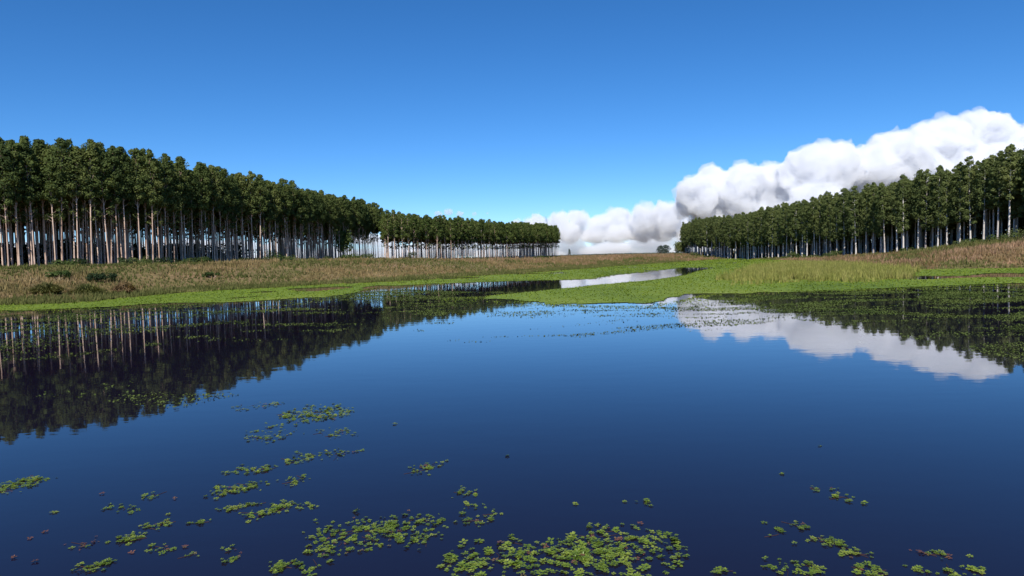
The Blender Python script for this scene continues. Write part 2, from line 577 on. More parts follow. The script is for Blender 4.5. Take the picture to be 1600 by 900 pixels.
def bank(box, n, names, labels, near=100, dry=M_TAN, tall=1.0):
    x, y = bank_points(n, box, near)
    d = dist_poly(LAKE, x, y)
    z = terrain(x, y)
    t = fbm(x * .09, y * .05, 71, 4)
    fd = dist_poly(EDGE_L1, x, y, False)
    fd = np.minimum(fd, np.minimum(dist_poly(EDGE_R, x, y, False), dist_poly(EDGE_L2, x, y, False) * 1.6))
    score = t + np.where(x < -38, .07, 0) + np.where(x < 50, .24, .05) * np.exp(-d / 6.0) + .34 * np.exp(-fd / 14.0)      # green by the water and by the trees
    g = score > .55 + rng.normal(0, .07, len(x))
    for sel, nm, lb, mt, hh in ((~g, names[0], labels[0], dry, 1.0), (g, names[1], labels[1], M_OLIVE, .7)):
        xx, yy, zz, dd = x[sel], y[sel], z[sel], d[sel]
        h = tall * hh * rng.uniform(.5, 1.15, len(xx)) * (.55 + .45 * smooth01(dd / 8)) * (.6 + .8 * fbm(xx * .12, yy * .12, 77))
        h = h * np.where(rng.random(len(xx)) < .07, 1.75, 1) * (.7 + .6 * fbm(xx * .5, yy * .35, 78))
        w = .05 + .0011 * yy
        V, F = blades(xx, yy, zz, h, w, 5)
        tag(link(nm, mesh_np(nm, V, F, mt)), lb, 'grass', kind='stuff')


bank((-125, 40, 60, 480), 150000, ('dry_grass', 'olive_grass'),
     ('tan and pinkish dry grass on the left bank below the plantation', 'olive green grass along the left bank and plantation edge'), dry=M_STRAW, tall=.72)
bank((60, 150, 80, 640), 120000, ('dry_grass', 'olive_grass'),
     ('tall pinkish dry grass on the right bank', 'olive green grass on the right bank below the trunks'))
bank((-20, 170, 226, 1500), 110000, ('dry_grass', 'olive_grass'),
     ('pinkish tan dry grass of the far open field', 'green patches of grass in the far open field'), 300)

# marsh grass along the left waterline
x, y = rnd_in(-62, 75, 70, 300, 160000)
d = dist_poly(SHORE_L, x, y, False)
k = (d < 3.2 + 2.5 * fbm(x * .1, y * .1, 81)) & (rng.random(len(x)) < np.clip((90 / y), 0, 1))
x, y = x[k], y[k]
V, F = blades(x, y, np.maximum(terrain(x, y), 0), rng.uniform(.3, .75, len(x)), .04 + .001 * y, 5)
tag(link('marsh_grass', mesh_np('marsh_grass', V, F, M_OLIVE)),
    'yellow green fringe of marsh grass along the left waterline', 'grass', kind='stuff')

# reed stand on the right
x, y = rnd_in(24, 80, 76, 192, 70000)
j = (fbm(x * .12, y * .08, 91) - .5) * 22 + rng.normal(0, 2.2, len(x))
k = inside(REED, x + j, y + j * 1.6) & (rng.random(len(x)) < .12 + dist_poly(REED, x, y) / 9) & (rng.random(len(x)) < np.clip((85 / y) ** 1.2, 0, 1)) & (fbm(x * .3, y * .2, 92) > .32)
x, y = x[k], y[k]
V, F = blades(x, y, np.full(len(x), .0), rng.uniform(.8, 1.55, len(x)) * (.6 + .7 * fbm(x * .25, y * .15, 95)), .035 + .0007 * y, 6, .25)
tag(link('reed_bed', mesh_np('reed_bed', V, F, M_REED)),
    'yellow green reed bed standing in the floating mat on the right', 'reeds', kind='stuff')


# ------------------------------------------------------------------ trees
def tube(path, radii, sides):
    path = np.asarray(path, float); n = len(path)
    a = np.arange(sides) / sides * 2 * np.pi
    V = []
    for i in range(n):
        t = path[min(i + 1, n - 1)] - path[max(i - 1, 0)]
        t = t / (np.linalg.norm(t) + 1e-9)
        ref = np.array([1., 0, 0]) if abs(t[2]) > .5 else np.array([0, 0, 1.])
        u = np.cross(t, ref); u /= np.linalg.norm(u); v = np.cross(t, u)
        V.append(path[i] + radii[i] * (np.cos(a)[:, None] * u + np.sin(a)[:, None] * v))
    V = np.concatenate(V)
    F = []
    for i in range(n - 1):
        for j in range(sides):
            j2 = (j + 1) % sides
            F.append((i * sides + j, i * sides + j2, (i + 1) * sides + j2, (i + 1) * sides + j))
    return V, np.array(F)


def join(parts):
    Vs, Fs, o = [], [], 0
    for V, F in parts:
        Vs.append(V); Fs.append(F + o); o += len(V)
    return np.concatenate(Vs), np.concatenate(Fs)


def stem_path(H, n, bend):
    t = np.linspace(0, 1, n)
    a = rng.uniform(0, 6.28); b = rng.uniform(0, 6.28)
    ox = bend * H * (np.cos(a) * t ** 1.6 * rng.uniform(.3, 1) + .25 * np.cos(b) * np.sin(t * 5 + a))
    oy = bend * H * (np.sin(a) * t ** 1.6 * rng.uniform(.3, 1) + .25 * np.sin(b) * np.sin(t * 4 + b))
    ox -= ox[0]; oy -= oy[0]
    return np.stack([ox, oy, t * H], -1)


def lobe_leaves(c, r, n, size, flat=1.0, up=.35):
    d = rng.normal(0, 1, (n, 3)); d /= np.linalg.norm(d, axis=1, keepdims=True)
    rr = r * rng.uniform(.45, 1.08, n) ** .6
    P = c + d * rr[:, None] * np.array([1, 1, flat])
    nrm = d.copy(); nrm[:, 2] += up
    return cards(P, size * rng.uniform(.6, 1.3, n), 1, .62, nrm, .4)


def fill_leaves(at_z, prof, z_lo, z_hi, n, size):
    """loose leaves between the lobes so that the crown reads as one body"""
    t = rng.random(n) ** .9
    a = rng.uniform(0, 6.283, n); r = np.array([prof(q) for q in t]) * rng.uniform(.35, 1.12, n)
    c = np.array([at_z(z_lo + (z_hi - z_lo) * q) for q in t])
    P = c + np.stack([np.cos(a) * r, np.sin(a) * r, rng.normal(0, .3, n)], -1)
    nrm = np.stack([np.cos(a), np.sin(a), np.full(n, .6)], -1)
    return cards(P, size * rng.uniform(.6, 1.3, n), 1, .62, nrm, .6)


def gum_tree(H=25., z0=.55, width=1.0, nlobe=19, per=180, low=6, card=.22):
    """tall plantation gum: long bare stem, rounded billowing crown"""
    path = stem_path(H * .97, 9, .02)
    rad = np.interp(np.linspace(0, 1, 9), [0, .05, .6, 1], [.175, .13, .09, .03])
    wood = [tube(path, rad, 8)]
    leaf = []
    at_z = lambda z: np.array([np.interp(z, path[:, 2], path[:, 0]), np.interp(z, path[:, 2], path[:, 1]), z])
    prof = lambda t: width * np.interp(t, [0, .25, .55, .85, 1], [1.3, 2.4, 2.3, 1.5, .5])
    for i in range(nlobe):
        t = (i + rng.uniform(.2, .8)) / nlobe
        z = H * (z0 + (1 - z0) * t) - .5
        ang = i * 2.4 + rng.uniform(-.5, .5)
        off = prof(t) * rng.uniform(.3, .8) * (0.15 if i == nlobe - 1 else 1)
        c = at_z(min(z, H)) + np.array([np.cos(ang) * off, np.sin(ang) * off, 0])
        r = rng.uniform(.8, 1.4) * (.5 + .5 * prof(t) / 2.4) * width ** .5
        leaf.append(lobe_leaves(c, r, per, card, .85))
        b0 = at_z(max(z - rng.uniform(1.5, 2.8), H * z0 * .85))
        wood.append(tube([b0, (b0 + c) / 2 + [0, 0, -.15], c], [.06, .045, .015], 4))
    leaf.append(fill_leaves(at_z, prof, H * z0 + .5, H - .8, int(nlobe * per * .18), card))
    for i in range(low):
        z = H * rng.uniform(z0 - .2, z0 + .02)
        ang = rng.uniform(0, 6.28); off = rng.uniform(.5, 1.5)
        c = at_z(z) + np.array([np.cos(ang) * off, np.sin(ang) * off, 0])
        leaf.append(lobe_leaves(c, rng.uniform(.5, .8), 26, card * .85, .7))
        b0 = at_z(z - .8)
        wood.append(tube([b0, (b0 + c) / 2, c], [.035, .025, .01], 4))
    return join(wood), join(leaf)


def dense_tree(H=26., z0=.34, width=1.0, nlobe=35, per=140, card=.24):
    """right plantation: denser, layered, tapering crown with a pointed top"""
    path = stem_path(H * .98, 9, .007)
    rad = np.interp(np.linspace(0, 1, 9), [0, .05, .6, 1], [.33, .25, .16, .03])
    wood = [tube(path, rad, 8)]
    leaf = []
    at_z = lambda z: np.array([np.interp(z, path[:, 2], path[:, 0]), np.interp(z, path[:, 2], path[:, 1]), z])
    prof = lambda t: width * np.interp(t, [0, .12, .35, .7, .92, 1], [1.8, 2.7, 2.9, 2.3, 1.3, .5])
    for i in range(nlobe):
        t = (i + rng.uniform(.1, .9)) / nlobe
        z = H * (z0 + (1 - z0) * t) - .2
        ang = i * 2.4 + rng.uniform(-.6, .6)
        off = prof(t) * rng.uniform(.25, .85)
        c = at_z(min(z, H)) + np.array([np.cos(ang) * off, np.sin(ang) * off, 0])
        r = rng.uniform(.7, 1.15) * (.35 + .65 * prof(t) / 2.7)
        leaf.append(lobe_leaves(c, r * 1.1, per, card, .75, .4))
        b0 = at_z(max(z - rng.uniform(.4, 1.2), 1))
        wood.append(tube([b0, (b0 + c) / 2, c], [.05, .035, .01], 4))
    leaf.append(fill_leaves(at_z, prof, H * z0 + .3, H - .3, int(nlobe * per * .2), card))
    c = at_z(H * .985)
    leaf.append(lobe_leaves(c, .38, 40, card * .8, 1.5))
    return join(wood), join(leaf)


def tree_variants(fn, n, bark, leafm, **kw):
    out = []
    for i in range(n):
        k = {a: (b() if callable(b) else b) for a, b in kw.items()}
        (wv, wf), (lv, lf) = fn(**k)
        out.append((mesh_np('trunk', wv, wf, bark, True), mesh_np('crown', lv, lf, leafm), (wv, wf), (lv, lf)))
    return out


GUM = tree_variants(gum_tree, 10, M_BARK_L, M_GUM, z0=lambda: rng.uniform(.52, .63), width=lambda: rng.uniform(.9, 1.2))
YGUM = tree_variants(gum_tree, 6, M_BARK_L, M_GUM2, H=19.0, z0=lambda: rng.uniform(.48, .55), width=lambda: rng.uniform(.85, 1.0),
                     nlobe=15, per=130, low=2)
PINE = tree_variants(dense_tree, 10, M_BARK_R, M_PINE, z0=lambda: rng.uniform(.24, .46), width=lambda: rng.uniform(.92, 1.2))


def plant(name, variants, x, y, h, label, cat, group, base_h):
    me_t, me_c, _, _ = variants[int(rng.integers(len(variants)))]
    s = h / base_h
    z = float(terrain(np.array([x]), np.array([y]))[0])
    e = empty(name, (x, y, z - .1), float(rng.uniform(0, 6.28)), (s * rng.uniform(.92, 1.08), s * rng.uniform(.92, 1.08), s))
    e.rotation_euler = (rng.normal(0, .014), rng.normal(0, .014), rng.uniform(0, 6.28))
    link('trunk', me_t, e)
    link('crown', me_c, e)
    return tag(e, label, cat, group)


def along(edge, spacing, inset, side, jit=.5):
    """points at a spacing on a polyline pushed inset metres to its left (+1) or right (-1)"""
    out = []
    carry = rng.uniform(0, spacing)
    for (x1, y1), (x2, y2) in zip(edge[:-1], edge[1:]):
        L = math.hypot(x2 - x1, y2 - y1)
        tx, ty = (x2 - x1) / L, (y2 - y1) / L
        nxx, nyy = -ty * side, tx * side
        s = carry
        while s < L:
            out.append((x1 + tx * s + nxx * inset + rng.uniform(-jit, jit), y1 + ty * s + nyy * inset + rng.uniform(-jit, jit)))
            s += spacing
        carry = s - L
    return out


def in_frame(x, y):
    return y > 5 and abs(x / y) < .735


def mass(name, variants, pts, base_h, hfun, label, bark, leafm, deep=None):
    """the trees behind the individual ones, thinned copies joined: stuff (trunks one part, crowns one part)"""
    W, L = [], []
    for (x, y) in pts:
        _, _, (wv, wf), (lv, lf) = variants[int(rng.integers(len(variants)))]
        z = float(terrain(np.array([x]), np.array([y]))[0]) - .1
        s = hfun(x, y) / base_h
        a = rng.uniform(0, 6.28); c, sn = math.cos(a), math.sin(a)
        M3 = np.array([[c, -sn, 0], [sn, c, 0], [0, 0, 1]]) * s
        o = np.array([x, y, z])
        main = 9 * 8
        W.append((wv[:main] @ M3.T + o, wf[:8 * 8]))
        q = lv.reshape(-1, 4, 3)
        frac, grow = (.10, 2.7) if (deep and deep(x, y)) else (.22, 1.9)
        q = q[rng.random(len(q)) < frac]
        cen = q.mean(1, keepdims=True)
        q = (cen + (q - cen) * grow).reshape(-1, 3)
        L.append((q @ M3.T + o, np.arange(len(q)).reshape(-1, 4)))
    e = empty(name, (pts[0][0], pts[0][1], float(terrain(np.array([pts[0][0]]), np.array([pts[0][1]]))[0])))
    tag(e, label, 'trees', kind='stuff')
    for nm, parts, mt in (('trunks', W, bark), ('crowns', L, leafm)):
        V, F = join(parts)
        o = link(nm, mesh_np(nm, V - np.array(e.location), F, mt, nm == 'trunks'), e)
        o['kind'] = 'stuff'


rest = []
# left plantation: front row singled out, two more rows as individuals, the rest as a mass
n = 0
for row in range(19):
    for (x, y) in along(EDGE_L1, 2.5, row * 2.8, 1, .6):
        if row > 9 and y > 150 + (19 - row) * 15:
            continue
        h = np.interp(y, [134, 157, 205, 280], [25.4, 25.0, 23.6, 22.4]) * rng.uniform(.92, 1.06)
        if row < 3 and in_frame(x, y):
            if row == 0:
                n += 1
                lb = 'slender eucalyptus with pale pinkish trunk, %s from the left in the left plantation front row' % ordinal(n)
            else:
                lb = 'slender pale-trunked eucalyptus in the %s row of the left plantation' % ONES[row + 1]
            plant('eucalyptus_tree', GUM, x, y, h, lb, 'tree', 'tall eucalyptus of the left plantation', 25.)
        else:
            rest.append((x, y))
mass('plantation_mass', GUM, rest, 25., lambda x, y: np.interp(y, [134, 157, 205, 280], [25.2, 24.8, 23.4, 22.2]) * rng.uniform(.95, 1.04),
     'inner rows of tall eucalyptus filling the left plantation', M_BARK_L, M_GUM, lambda x, y: float(dist_poly(EDGE_L1, np.array([x]), np.array([y]), False)[0]) > 20)

rest = []
n = 0
for row in range(8):
    for (x, y) in along(EDGE_L2, 3.3, row * 3.0, 1, .6):
        if x / y < -.180 or (row > 4 and y > 335):
            continue
        h = 18.6 * rng.uniform(.95, 1.05) * np.interp(y, [330, 420, 480], [1, 1.1, 1.15])
        if row == 0 and in_frame(x, y):
            n += 1
            plant('young_eucalyptus_tree', YGUM, x, y, h,
                  'thin young eucalyptus, %s from the left along the far middle plantation edge' % ordinal(n), 'tree',
                  'younger eucalyptus of the far middle plantation', 19.)
        elif row == 1:
            plant('young_eucalyptus_tree', YGUM, x, y, h, 'thin young eucalyptus in the second row of the far middle plantation',
                  'tree', 'younger eucalyptus of the far middle plantation', 19.)
        else:
            rest.append((x, y))
mass('plantation_mass', YGUM, rest, 19., lambda x, y: 18.4 * rng.uniform(.95, 1.04) * np.interp(y, [330, 420, 480], [1, 1.1, 1.15]),
     'inner rows of thin eucalyptus filling the far middle plantation', M_BARK_L, M_GUM2)

rest = []
n = 0
front = sorted(along(EDGE_R, 4.2, 0, -1, .7), key=lambda q: q[0] / q[1])
for row in range(22):
    pts = front if row == 0 else along(EDGE_R, 4.6, row * 4.0, -1, .8)
    for (x, y) in pts:
        h = np.interp(y, [180, 313, 414, 500], [23.6, 23.0, 22.0, 22.0]) * rng.uniform(.93, 1.06)
        if row < 3 and in_frame(x, y):
            if row == 0:
                n += 1
                lb = 'dense-crowned tree with grey white trunk, %s from the left in the right plantation front row' % ordinal(n)
            else:
                lb = 'dense-crowned grey-trunked tree in the %s row of the right plantation' % ONES[row + 1]
            plant('plantation_tree', PINE, x, y, h, lb, 'tree', 'dense tall trees of the right plantation', 26.)
        else:
            rest.append((x, y))
mass('plantation_mass', PINE, rest, 26., lambda x, y: np.interp(y, [180, 313, 414, 500], [23.6, 23.0, 22.0, 22.0]) * rng.uniform(.94, 1.05),
     'shaded inner rows of tall trees filling the right plantation', M_BARK_R, M_PINE,
     lambda x, y: float(dist_poly(EDGE_R, np.array([x]), np.array([y]), False)[0]) > 24)


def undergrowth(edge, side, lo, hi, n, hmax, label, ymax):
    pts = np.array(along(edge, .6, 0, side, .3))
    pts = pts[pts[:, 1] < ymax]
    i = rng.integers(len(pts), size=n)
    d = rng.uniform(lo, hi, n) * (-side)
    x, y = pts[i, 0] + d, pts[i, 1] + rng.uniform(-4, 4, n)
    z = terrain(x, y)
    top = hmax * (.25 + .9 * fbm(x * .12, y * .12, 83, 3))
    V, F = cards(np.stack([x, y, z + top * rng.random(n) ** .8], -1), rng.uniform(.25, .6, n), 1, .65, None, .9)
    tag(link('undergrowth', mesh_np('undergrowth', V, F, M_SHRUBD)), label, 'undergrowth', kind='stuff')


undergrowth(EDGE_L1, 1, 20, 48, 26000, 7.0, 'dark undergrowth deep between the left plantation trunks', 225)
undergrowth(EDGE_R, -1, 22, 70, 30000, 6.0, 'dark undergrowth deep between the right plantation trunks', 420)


# ------------------------------------------------------------------ single shrubs and lone trees
def shrub(name, x, y, w, h, n, mat, label, cat='shrub', card=.16, up=.4, stems=5):
    z = float(terrain(np.array([x]), np.array([y]))[0])
    e = empty(name, (x, y, z - .05))
    parts = []
    k = max(4, int(n / 60))
    wood = []
    for i in range(k):
        a = rng.uniform(0, 6.28); r = math.sqrt(rng.random()) * w * .36
        c = np.array([math.cos(a) * r, math.sin(a) * r, h * rng.uniform(.3, .72)])
        parts.append(lobe_leaves(c, min(w, h) * rng.uniform(.22, .34), int(n / k), card, .85, up))
        if i < stems:
            wood.append(tube([np.array([c[0] * .2, c[1] * .2, 0]), c * [.7, .7, .6], c], [.05, .035, .01], 5))
    V, F = join(parts)
    link('foliage', mesh_np('foliage', V, F, mat), e)
    V, F = join(wood)
    link('stem', mesh_np('stem', V, F, M_BARK_L, True), e)
    return tag(e, label, cat)


shrub('shrub', -62.5, 107, 6.0, 1.7, 900, M_SHRUBD, 'dark low bush on the left bank just below the tree trunks')
shrub('shrub', -68, 105, 5.0, 1.8, 700, M_SHRUB, 'wide mid green bush left of the dark low bush')
shrub('shrub', -51, 120, 4.6, 1.2, 600, M_SHRUB, 'pale grey green rounded bush halfway along the left bank')
shrub('shrub', -66, 196, 4.5, 4.6, 800, M_SHRUBD, 'dark upright bush at the trunk bases of the left plantation')
shrub('shrub', -56, 236, 6.5, 2.6, 900, M_SHRUB, 'broad green bush below the far end of the left plantation')
shrub('shrub', -37, 262, 3.6, 4.6, 700, M_SHRUBD, 'small dark round bush among the far middle plantation trunks')
shrub('shrub', -49, 240, 7, 3.0, 800, M_SHRUB, 'green bush where left and far middle plantations meet')
shrub('shrub', 119.5, 166, 8.0, 3.4, 1300, M_SHRUB, 'bright green bush at the right edge under the trees')
shrub('shrub', 112, 245, 9.0, 3.0, 1100, M_SHRUB, 'low wide green bush at the foot of the right plantation')
shrub('shrub', 110, 276, 6.0, 3.4, 800, M_SHRUB, 'rounded green bush left of the low wide one, right plantation')
shrub('understory_tree', -57.5, 242, 6.0, 15.0, 2600, M_GUM2, 'leafy lower tree hiding trunks near the left plantation end', 'tree', .3, stems=9)
shrub('understory_tree', 118.5, 490, 9, 11.0, 2000, M_PINE, 'leafy low tree at the near left corner of the right plantation', 'tree', .45, stems=9)


SMALL = []
for i in range(5):
    parts = [lobe_leaves(np.array([rng.uniform(-.9, .9), rng.uniform(-.9, .9), rng.uniform(.4, .9)]), rng.uniform(.45, .75), 70, .13, .8, .4) for k in range(6)]
    V, F = join(parts)
    SMALL.append(mesh_np('foliage', V, F, M_SHRUBD if i < 2 else M_SHRUB))


def small_shrubs(edge, side, n, lo, hi, label, group):
    pts = along(edge, 1.0, 0, side, .5)
    for i in range(n):
        x, y = pts[int(rng.integers(len(pts)))]
        d = rng.uniform(lo, hi)
        x += d * (1 if side > 0 else -1)
        if not in_frame(x, y) or inside(LAKE, np.array([x]), np.array([y]))[0]:
            continue
        z = float(terrain(np.array([x]), np.array([y]))[0])
        e = link('low_bush', SMALL[int(rng.integers(5))], None, (x, y, z - .1))
        k = rng.uniform(.6, 1.5)
        e.scale = (k * rng.uniform(1, 1.6), k * rng.uniform(1, 1.6), k * rng.uniform(.8, 1.2))
        e.rotation_euler = (0, 0, rng.uniform(0, 6.28))
        tag(e, label, 'shrub', group)


small_shrubs(EDGE_L1, 1, 70, -4, 16, 'low scrubby bush on the upper left bank near the trunks', 'low bushes of the left bank')
small_shrubs(EDGE_L2, 1, 45, -6, 8, 'low dark bush at the trunk bases of the far middle plantation', 'low bushes of the far middle plantation')
small_shrubs(EDGE_R, -1, 60, -5, 8, 'low green bush along the foot of the right plantation', 'low bushes of the right bank')


def pampas(x, y, w, h, mat, label):
    z = float(terrain(np.array([x]), np.array([y]))[0])
    e = empty('pampas_clump', (x, y, z - .05))
    m = 1300
    a = rng.uniform(0, 6.28, m); L = h * rng.uniform(.8, 1.35, m)
    out = rng.uniform(.15, 1, m) * w * .5
    dx, dy = np.cos(a), np.sin(a)
    wd = .05
    hz = 1 - .55 * (out / (w * .5)) ** 2
    p0 = np.stack([dx * out * .6, dy * out * .6, np.zeros(m)], -1)
    p1 = np.stack([dx * out * .85, dy * out * .85, L * .72 * hz], -1)
    p2 = np.stack([dx * out * 1.15, dy * out * 1.15, L * hz * rng.uniform(.3, 1.05, m)], -1)
    s = np.stack([-dy, dx, np.zeros(m)], -1) * wd
    V = np.stack([p0 - s, p0 + s, p1 + s, p1 - s, p2], 1).reshape(-1, 3)
    b = np.arange(m)[:, None] * 5
    F = np.concatenate([np.concatenate([b, b + 1, b + 2], 1), np.concatenate([b, b + 2, b + 3], 1), np.concatenate([b + 3, b + 2, b + 4], 1)])
    link('blades', mesh_np('blades', V, F, mat), e)
    return tag(e, label, 'grass clump')


pampas(-58.5, 88.5, 4.6, 1.45, M_OLIVE, 'arching grass mound with dark hollow near the left waterline')
pampas(-54.0, 89.5, 4.8, 1.35, M_OLIVE, 'greener arching grass mound right of the dark hollow one')
pampas(-51.5, 93.5, 3.4, 1.7, M_TAN, 'smaller brownish grass mound beside the two green mounds')

# lone far trees
FAR = tree_variants(gum_tree, 3, M_BARK_R, M_FAR, H=14., z0=.2, width=1.5, nlobe=14, per=60, low=0, card=.5)
for (x, y, h, wide, lb) in ((66, 800, 9.5, .75, 'tiny lone tree standing on the open horizon'),
                            (212, 1000, 13, 1.9, 'leftmost bluish tree of the far clump beside the right plantation'),
                            (222, 1010, 14, 1.9, 'middle bluish tree of the far clump beside the right plantation'),
                            (236, 1000, 13, 1.2, 'slim bluish tree at the right of the far clump'),
                            (246, 980, 9, 2.6, 'broad low bluish tree next to the right plantation corner')):
    e = plant('distant_tree', FAR, x, y, h, lb, 'tree', 'lone trees on the horizon', 14.)
    e.scale = (e.scale[0] * wide, e.scale[1] * wide, e.scale[2])

# far woodland: thin dark line along the horizon
x = rng.uniform(-2500, 3500, 9000); y = rng.uniform(3600, 4200, 9000)
zt = 1.5 + 5 * vnoise(x * .01, x * 0, 9) * rng.random(9000)
V, F = cards(np.stack([x, y, 1.5 + zt], -1), 4.5, 1, .6, None, 1.)
tag(link('far_woodland', mesh_np('far_woodland', V, F, M_FAR)), 'thin dark line of woodland along the horizon', 'woodland', kind='stuff')


# ------------------------------------------------------------------ clouds: closed bodies of scattering droplets
def cloud(blobs, D, dens, label, vox, amp, base=None, flat=1.0, seed=0, group=None, veil=0.0):
    """blobs: (x, z, r) in metres on the plane y = D"""
    parts = []
    rr = random.Random(seed)
    u = np.linspace(0, math.pi, 9); v = np.linspace(0, 2 * math.pi, 15)[:-1]
    for (bx, bz, r) in blobs:
        c = np.array([bx, D + rr.uniform(-1, 1) * r * .9, bz])
        S = np.array([[math.sin(a) * math.cos(b), math.sin(a) * math.sin(b), math.cos(a)] for a in u for b in v]) * r * [1.05, 1.25, flat] + c
        Fq = []
        for i in range(8):
            for j in range(14):
                Fq.append((i * 14 + j, i * 14 + (j + 1) % 14, (i + 1) * 14 + (j + 1) % 14, (i + 1) * 14 + j))
        parts.append((S, np.array(Fq)[:, ::-1]))
    V, F = join(parts)
    cen = V.mean(0)
    tmp = bpy.data.objects.new('tmp', mesh_np('tmp', V - cen, F))
    col.objects.link(tmp)
    md = tmp.modifiers.new('r', 'REMESH'); md.mode = 'VOXEL'; md.voxel_size = vox
    dg = bpy.context.evaluated_depsgraph_get()
    me = bpy.data.meshes.new_from_object(tmp.evaluated_get(dg))
    bpy.data.objects.remove(tmp)
    n = len(me.vertices)
    co = np.empty(n * 3, np.float32); me.vertices.foreach_get('co', co); co = co.reshape(-1, 3)
    no = np.empty(n * 3, np.float32); me.vertices.foreach_get('normal', no); no = no.reshape(-1, 3)
    d = np.empty(n)
    s0 = 1 / (amp * 4.0)
    for i in range(n):
        q = Vector(co[i] * s0) + Vector((seed * 7.3, 0, 0))
        a = 0; w = 1
        for o in range(5):
            a += w * (1 - 2 * abs(mnoise.noise(q))); q = q * 2.15; w *= .56
        d[i] = a - .95
    co = co + no * (d * amp)[:, None]
    if base is not None:
        zb = base - cen[2]
        co[:, 2] = np.where(co[:, 2] < zb, zb + (co[:, 2] - zb) * .45, co[:, 2])
    me.vertices.foreach_set('co', co.astype(np.float32).ravel())
    me.polygons.foreach_set('use_smooth', np.ones(len(me.polygons), bool))
    me.update()
    me.materials.clear()
    me.materials.append(cloud_mat('cloud_droplets', dens))
    o = link('cloud', me, None, cen)
    if veil:
        mv = me.copy()
        d2 = np.array([mnoise.fractal(Vector(q * s0 * 1.7) + Vector((3.1, seed, 0)), .8, 2.1, 4) for q in co])
        mv.vertices.foreach_set('co', (co + no * (amp * (.25 + .75 * d2))[:, None]).astype(np.float32).ravel())
        mv.update()
        mv.materials.clear()
        mv.materials.append(cloud_mat('cloud_veil', veil))
        link('veil', mv, o)
    return tag(o, label, 'cloud', group)


def sky_blobs(D, pts):
    """rows of (column, height, radius) in sixteenths of a degree-like steps -> metres at distance D"""
    k = D / 1100.
    return [((a - 800) * k, (397.2 - .025 * (a - 960) - b) * k + CAM_H, r * k) for a, b, r in pts]


MAIN = [(1088, 308, 30), (1115, 297, 34), (1150, 302, 42), (1182, 298, 40), (1215, 293, 40), (1250, 283, 45), (1285, 268, 40),
        (1318, 258, 40), (1350, 272, 44), (1388, 258, 45), (1425, 247, 48), (1462, 238, 48), (1500, 226, 48), (1525, 221, 46),
        (1552, 242, 44), (1590, 252, 48), (1640, 240, 55), (1700, 235, 60), (1760, 250, 60), (1120, 335, 38), (1180, 340, 45),
        (1250, 332, 52), (1330, 325, 58), (1420, 310, 64), (1520, 295, 70), (1620, 300, 70), (1330, 296, 50), (1440, 282, 55), (1720, 300, 70)]
MAIN = [(a, b + 2, r * .93) for a, b, r in MAIN]
cloud(sky_blobs(7000, MAIN), 7000, .014, 'huge white cumulus bank rising behind the right plantation', 36, 75, 7000 / 1100 * 32, 1, 3, veil=.006)
LOW = [(806, 352, 13), (838, 348, 20), (875, 344, 21), (905, 342, 22), (940, 348, 20), (972, 343, 26), (1008, 338, 26), (1042, 335, 28),
       (1066, 344, 24), (1088, 352, 22), (850, 362, 16), (890, 362, 18), (930, 364, 18), (965, 364, 18), (1000, 362, 20), (1035, 362, 18), (1075, 365, 18), (1110, 360, 20)]
LOW = [(a, b + 5, r * .84) for a, b, r in LOW]
cloud(sky_blobs(9500, LOW), 9500, .007, 'low grey-based white cloud between the two plantations', 36, 60, 9500 / 1100 * 24, 1, 5, veil=.003)
cloud(sky_blobs(15000, [(950, 368, 9), (968, 366, 10), (985, 368, 8), (935, 370, 7)]), 15000, .004,
      'small white puff left of centre under the low cloud', 45, 40, None, .7, 8, 'small puffs near the horizon')
cloud(sky_blobs(15000, [(1012, 364, 8), (1028, 362, 9), (1042, 364, 7)]), 15000, .004,
      'small white puff under the low cloud near the far tree clump', 45, 40, None, .7, 9, 'small puffs near the horizon')
cloud(sky_blobs(13000, [(688, 334, 6), (704, 332, 7), (722, 334, 6), (745, 335, 4), (765, 334, 3)]), 13000, .005,
      'small faint cloud just above the far middle plantation', 35, 30, None, .7, 10)

LAYER = []
lr = random.Random(4)
for k in range(130):
    LAYER.append((-60 + k * 10.5 + lr.uniform(-10, 10), lr.uniform(362, 396) + .025 * (900 - (k * 10.5 - 60)), lr.uniform(16, 30)))
for k in range(110):
    LAYER.append((-60 + k * 12.5 + lr.uniform(-8, 8), lr.uniform(386, 399) + .025 * (900 - (k * 12.5 - 60)), lr.uniform(16, 26)))
cloud(sky_blobs(21000, LAYER), 21000, .0022, 'pale flat cloud layer lying along the whole horizon', 80, 50, None, .3, 12)


# ------------------------------------------------------------------ floating weed rafts in the foreground
def rosette(n, r, red=False):
    """a whorl of oval leaves lying on the water, inner ones raised"""
    V, F = [], []
    for i in range(n):
        inner = i >= n * .6
        a = i * 2.4 + rng.uniform(-.3, .3)
        L = r * (rng.uniform(.5, .7) if inner else rng.uniform(.8, 1.1)); w = L * rng.uniform(.22, .34)
        rise = L * (rng.uniform(.25, .7) if inner else rng.uniform(.02, .2))
        d = np.array([math.cos(a), math.sin(a), 0]); s = np.array([-math.sin(a), math.cos(a), 0])
        z = np.array([0, 0, 1.])
        p = [d * L * .18 + z * .004, d * L * .5 + s * w + z * rise * .6, d * L * .82 + s * w * .72 + z * rise * .95, d * L * 1.02 + z * rise,
             d * L * .82 - s * w * .72 + z * rise * .95, d * L * .5 - s * w + z * rise * .6, d * L * .55 + z * (rise * .6 - w * .25)]
        o = len(V)
        V += p
        F += [(o, o + 1, o + 6, o + 6), (o + 1, o + 2, o + 6, o + 6), (o + 2, o + 3, o + 6, o + 6), (o + 3, o + 4, o + 6, o + 6),
              (o + 4, o + 5, o + 6, o + 6), (o + 5, o, o + 6, o + 6)]
    F = np.array(F)[:, :3]
    return mesh_np('rosette', np.array(V), F, M_ROSR if red else M_ROS, True)


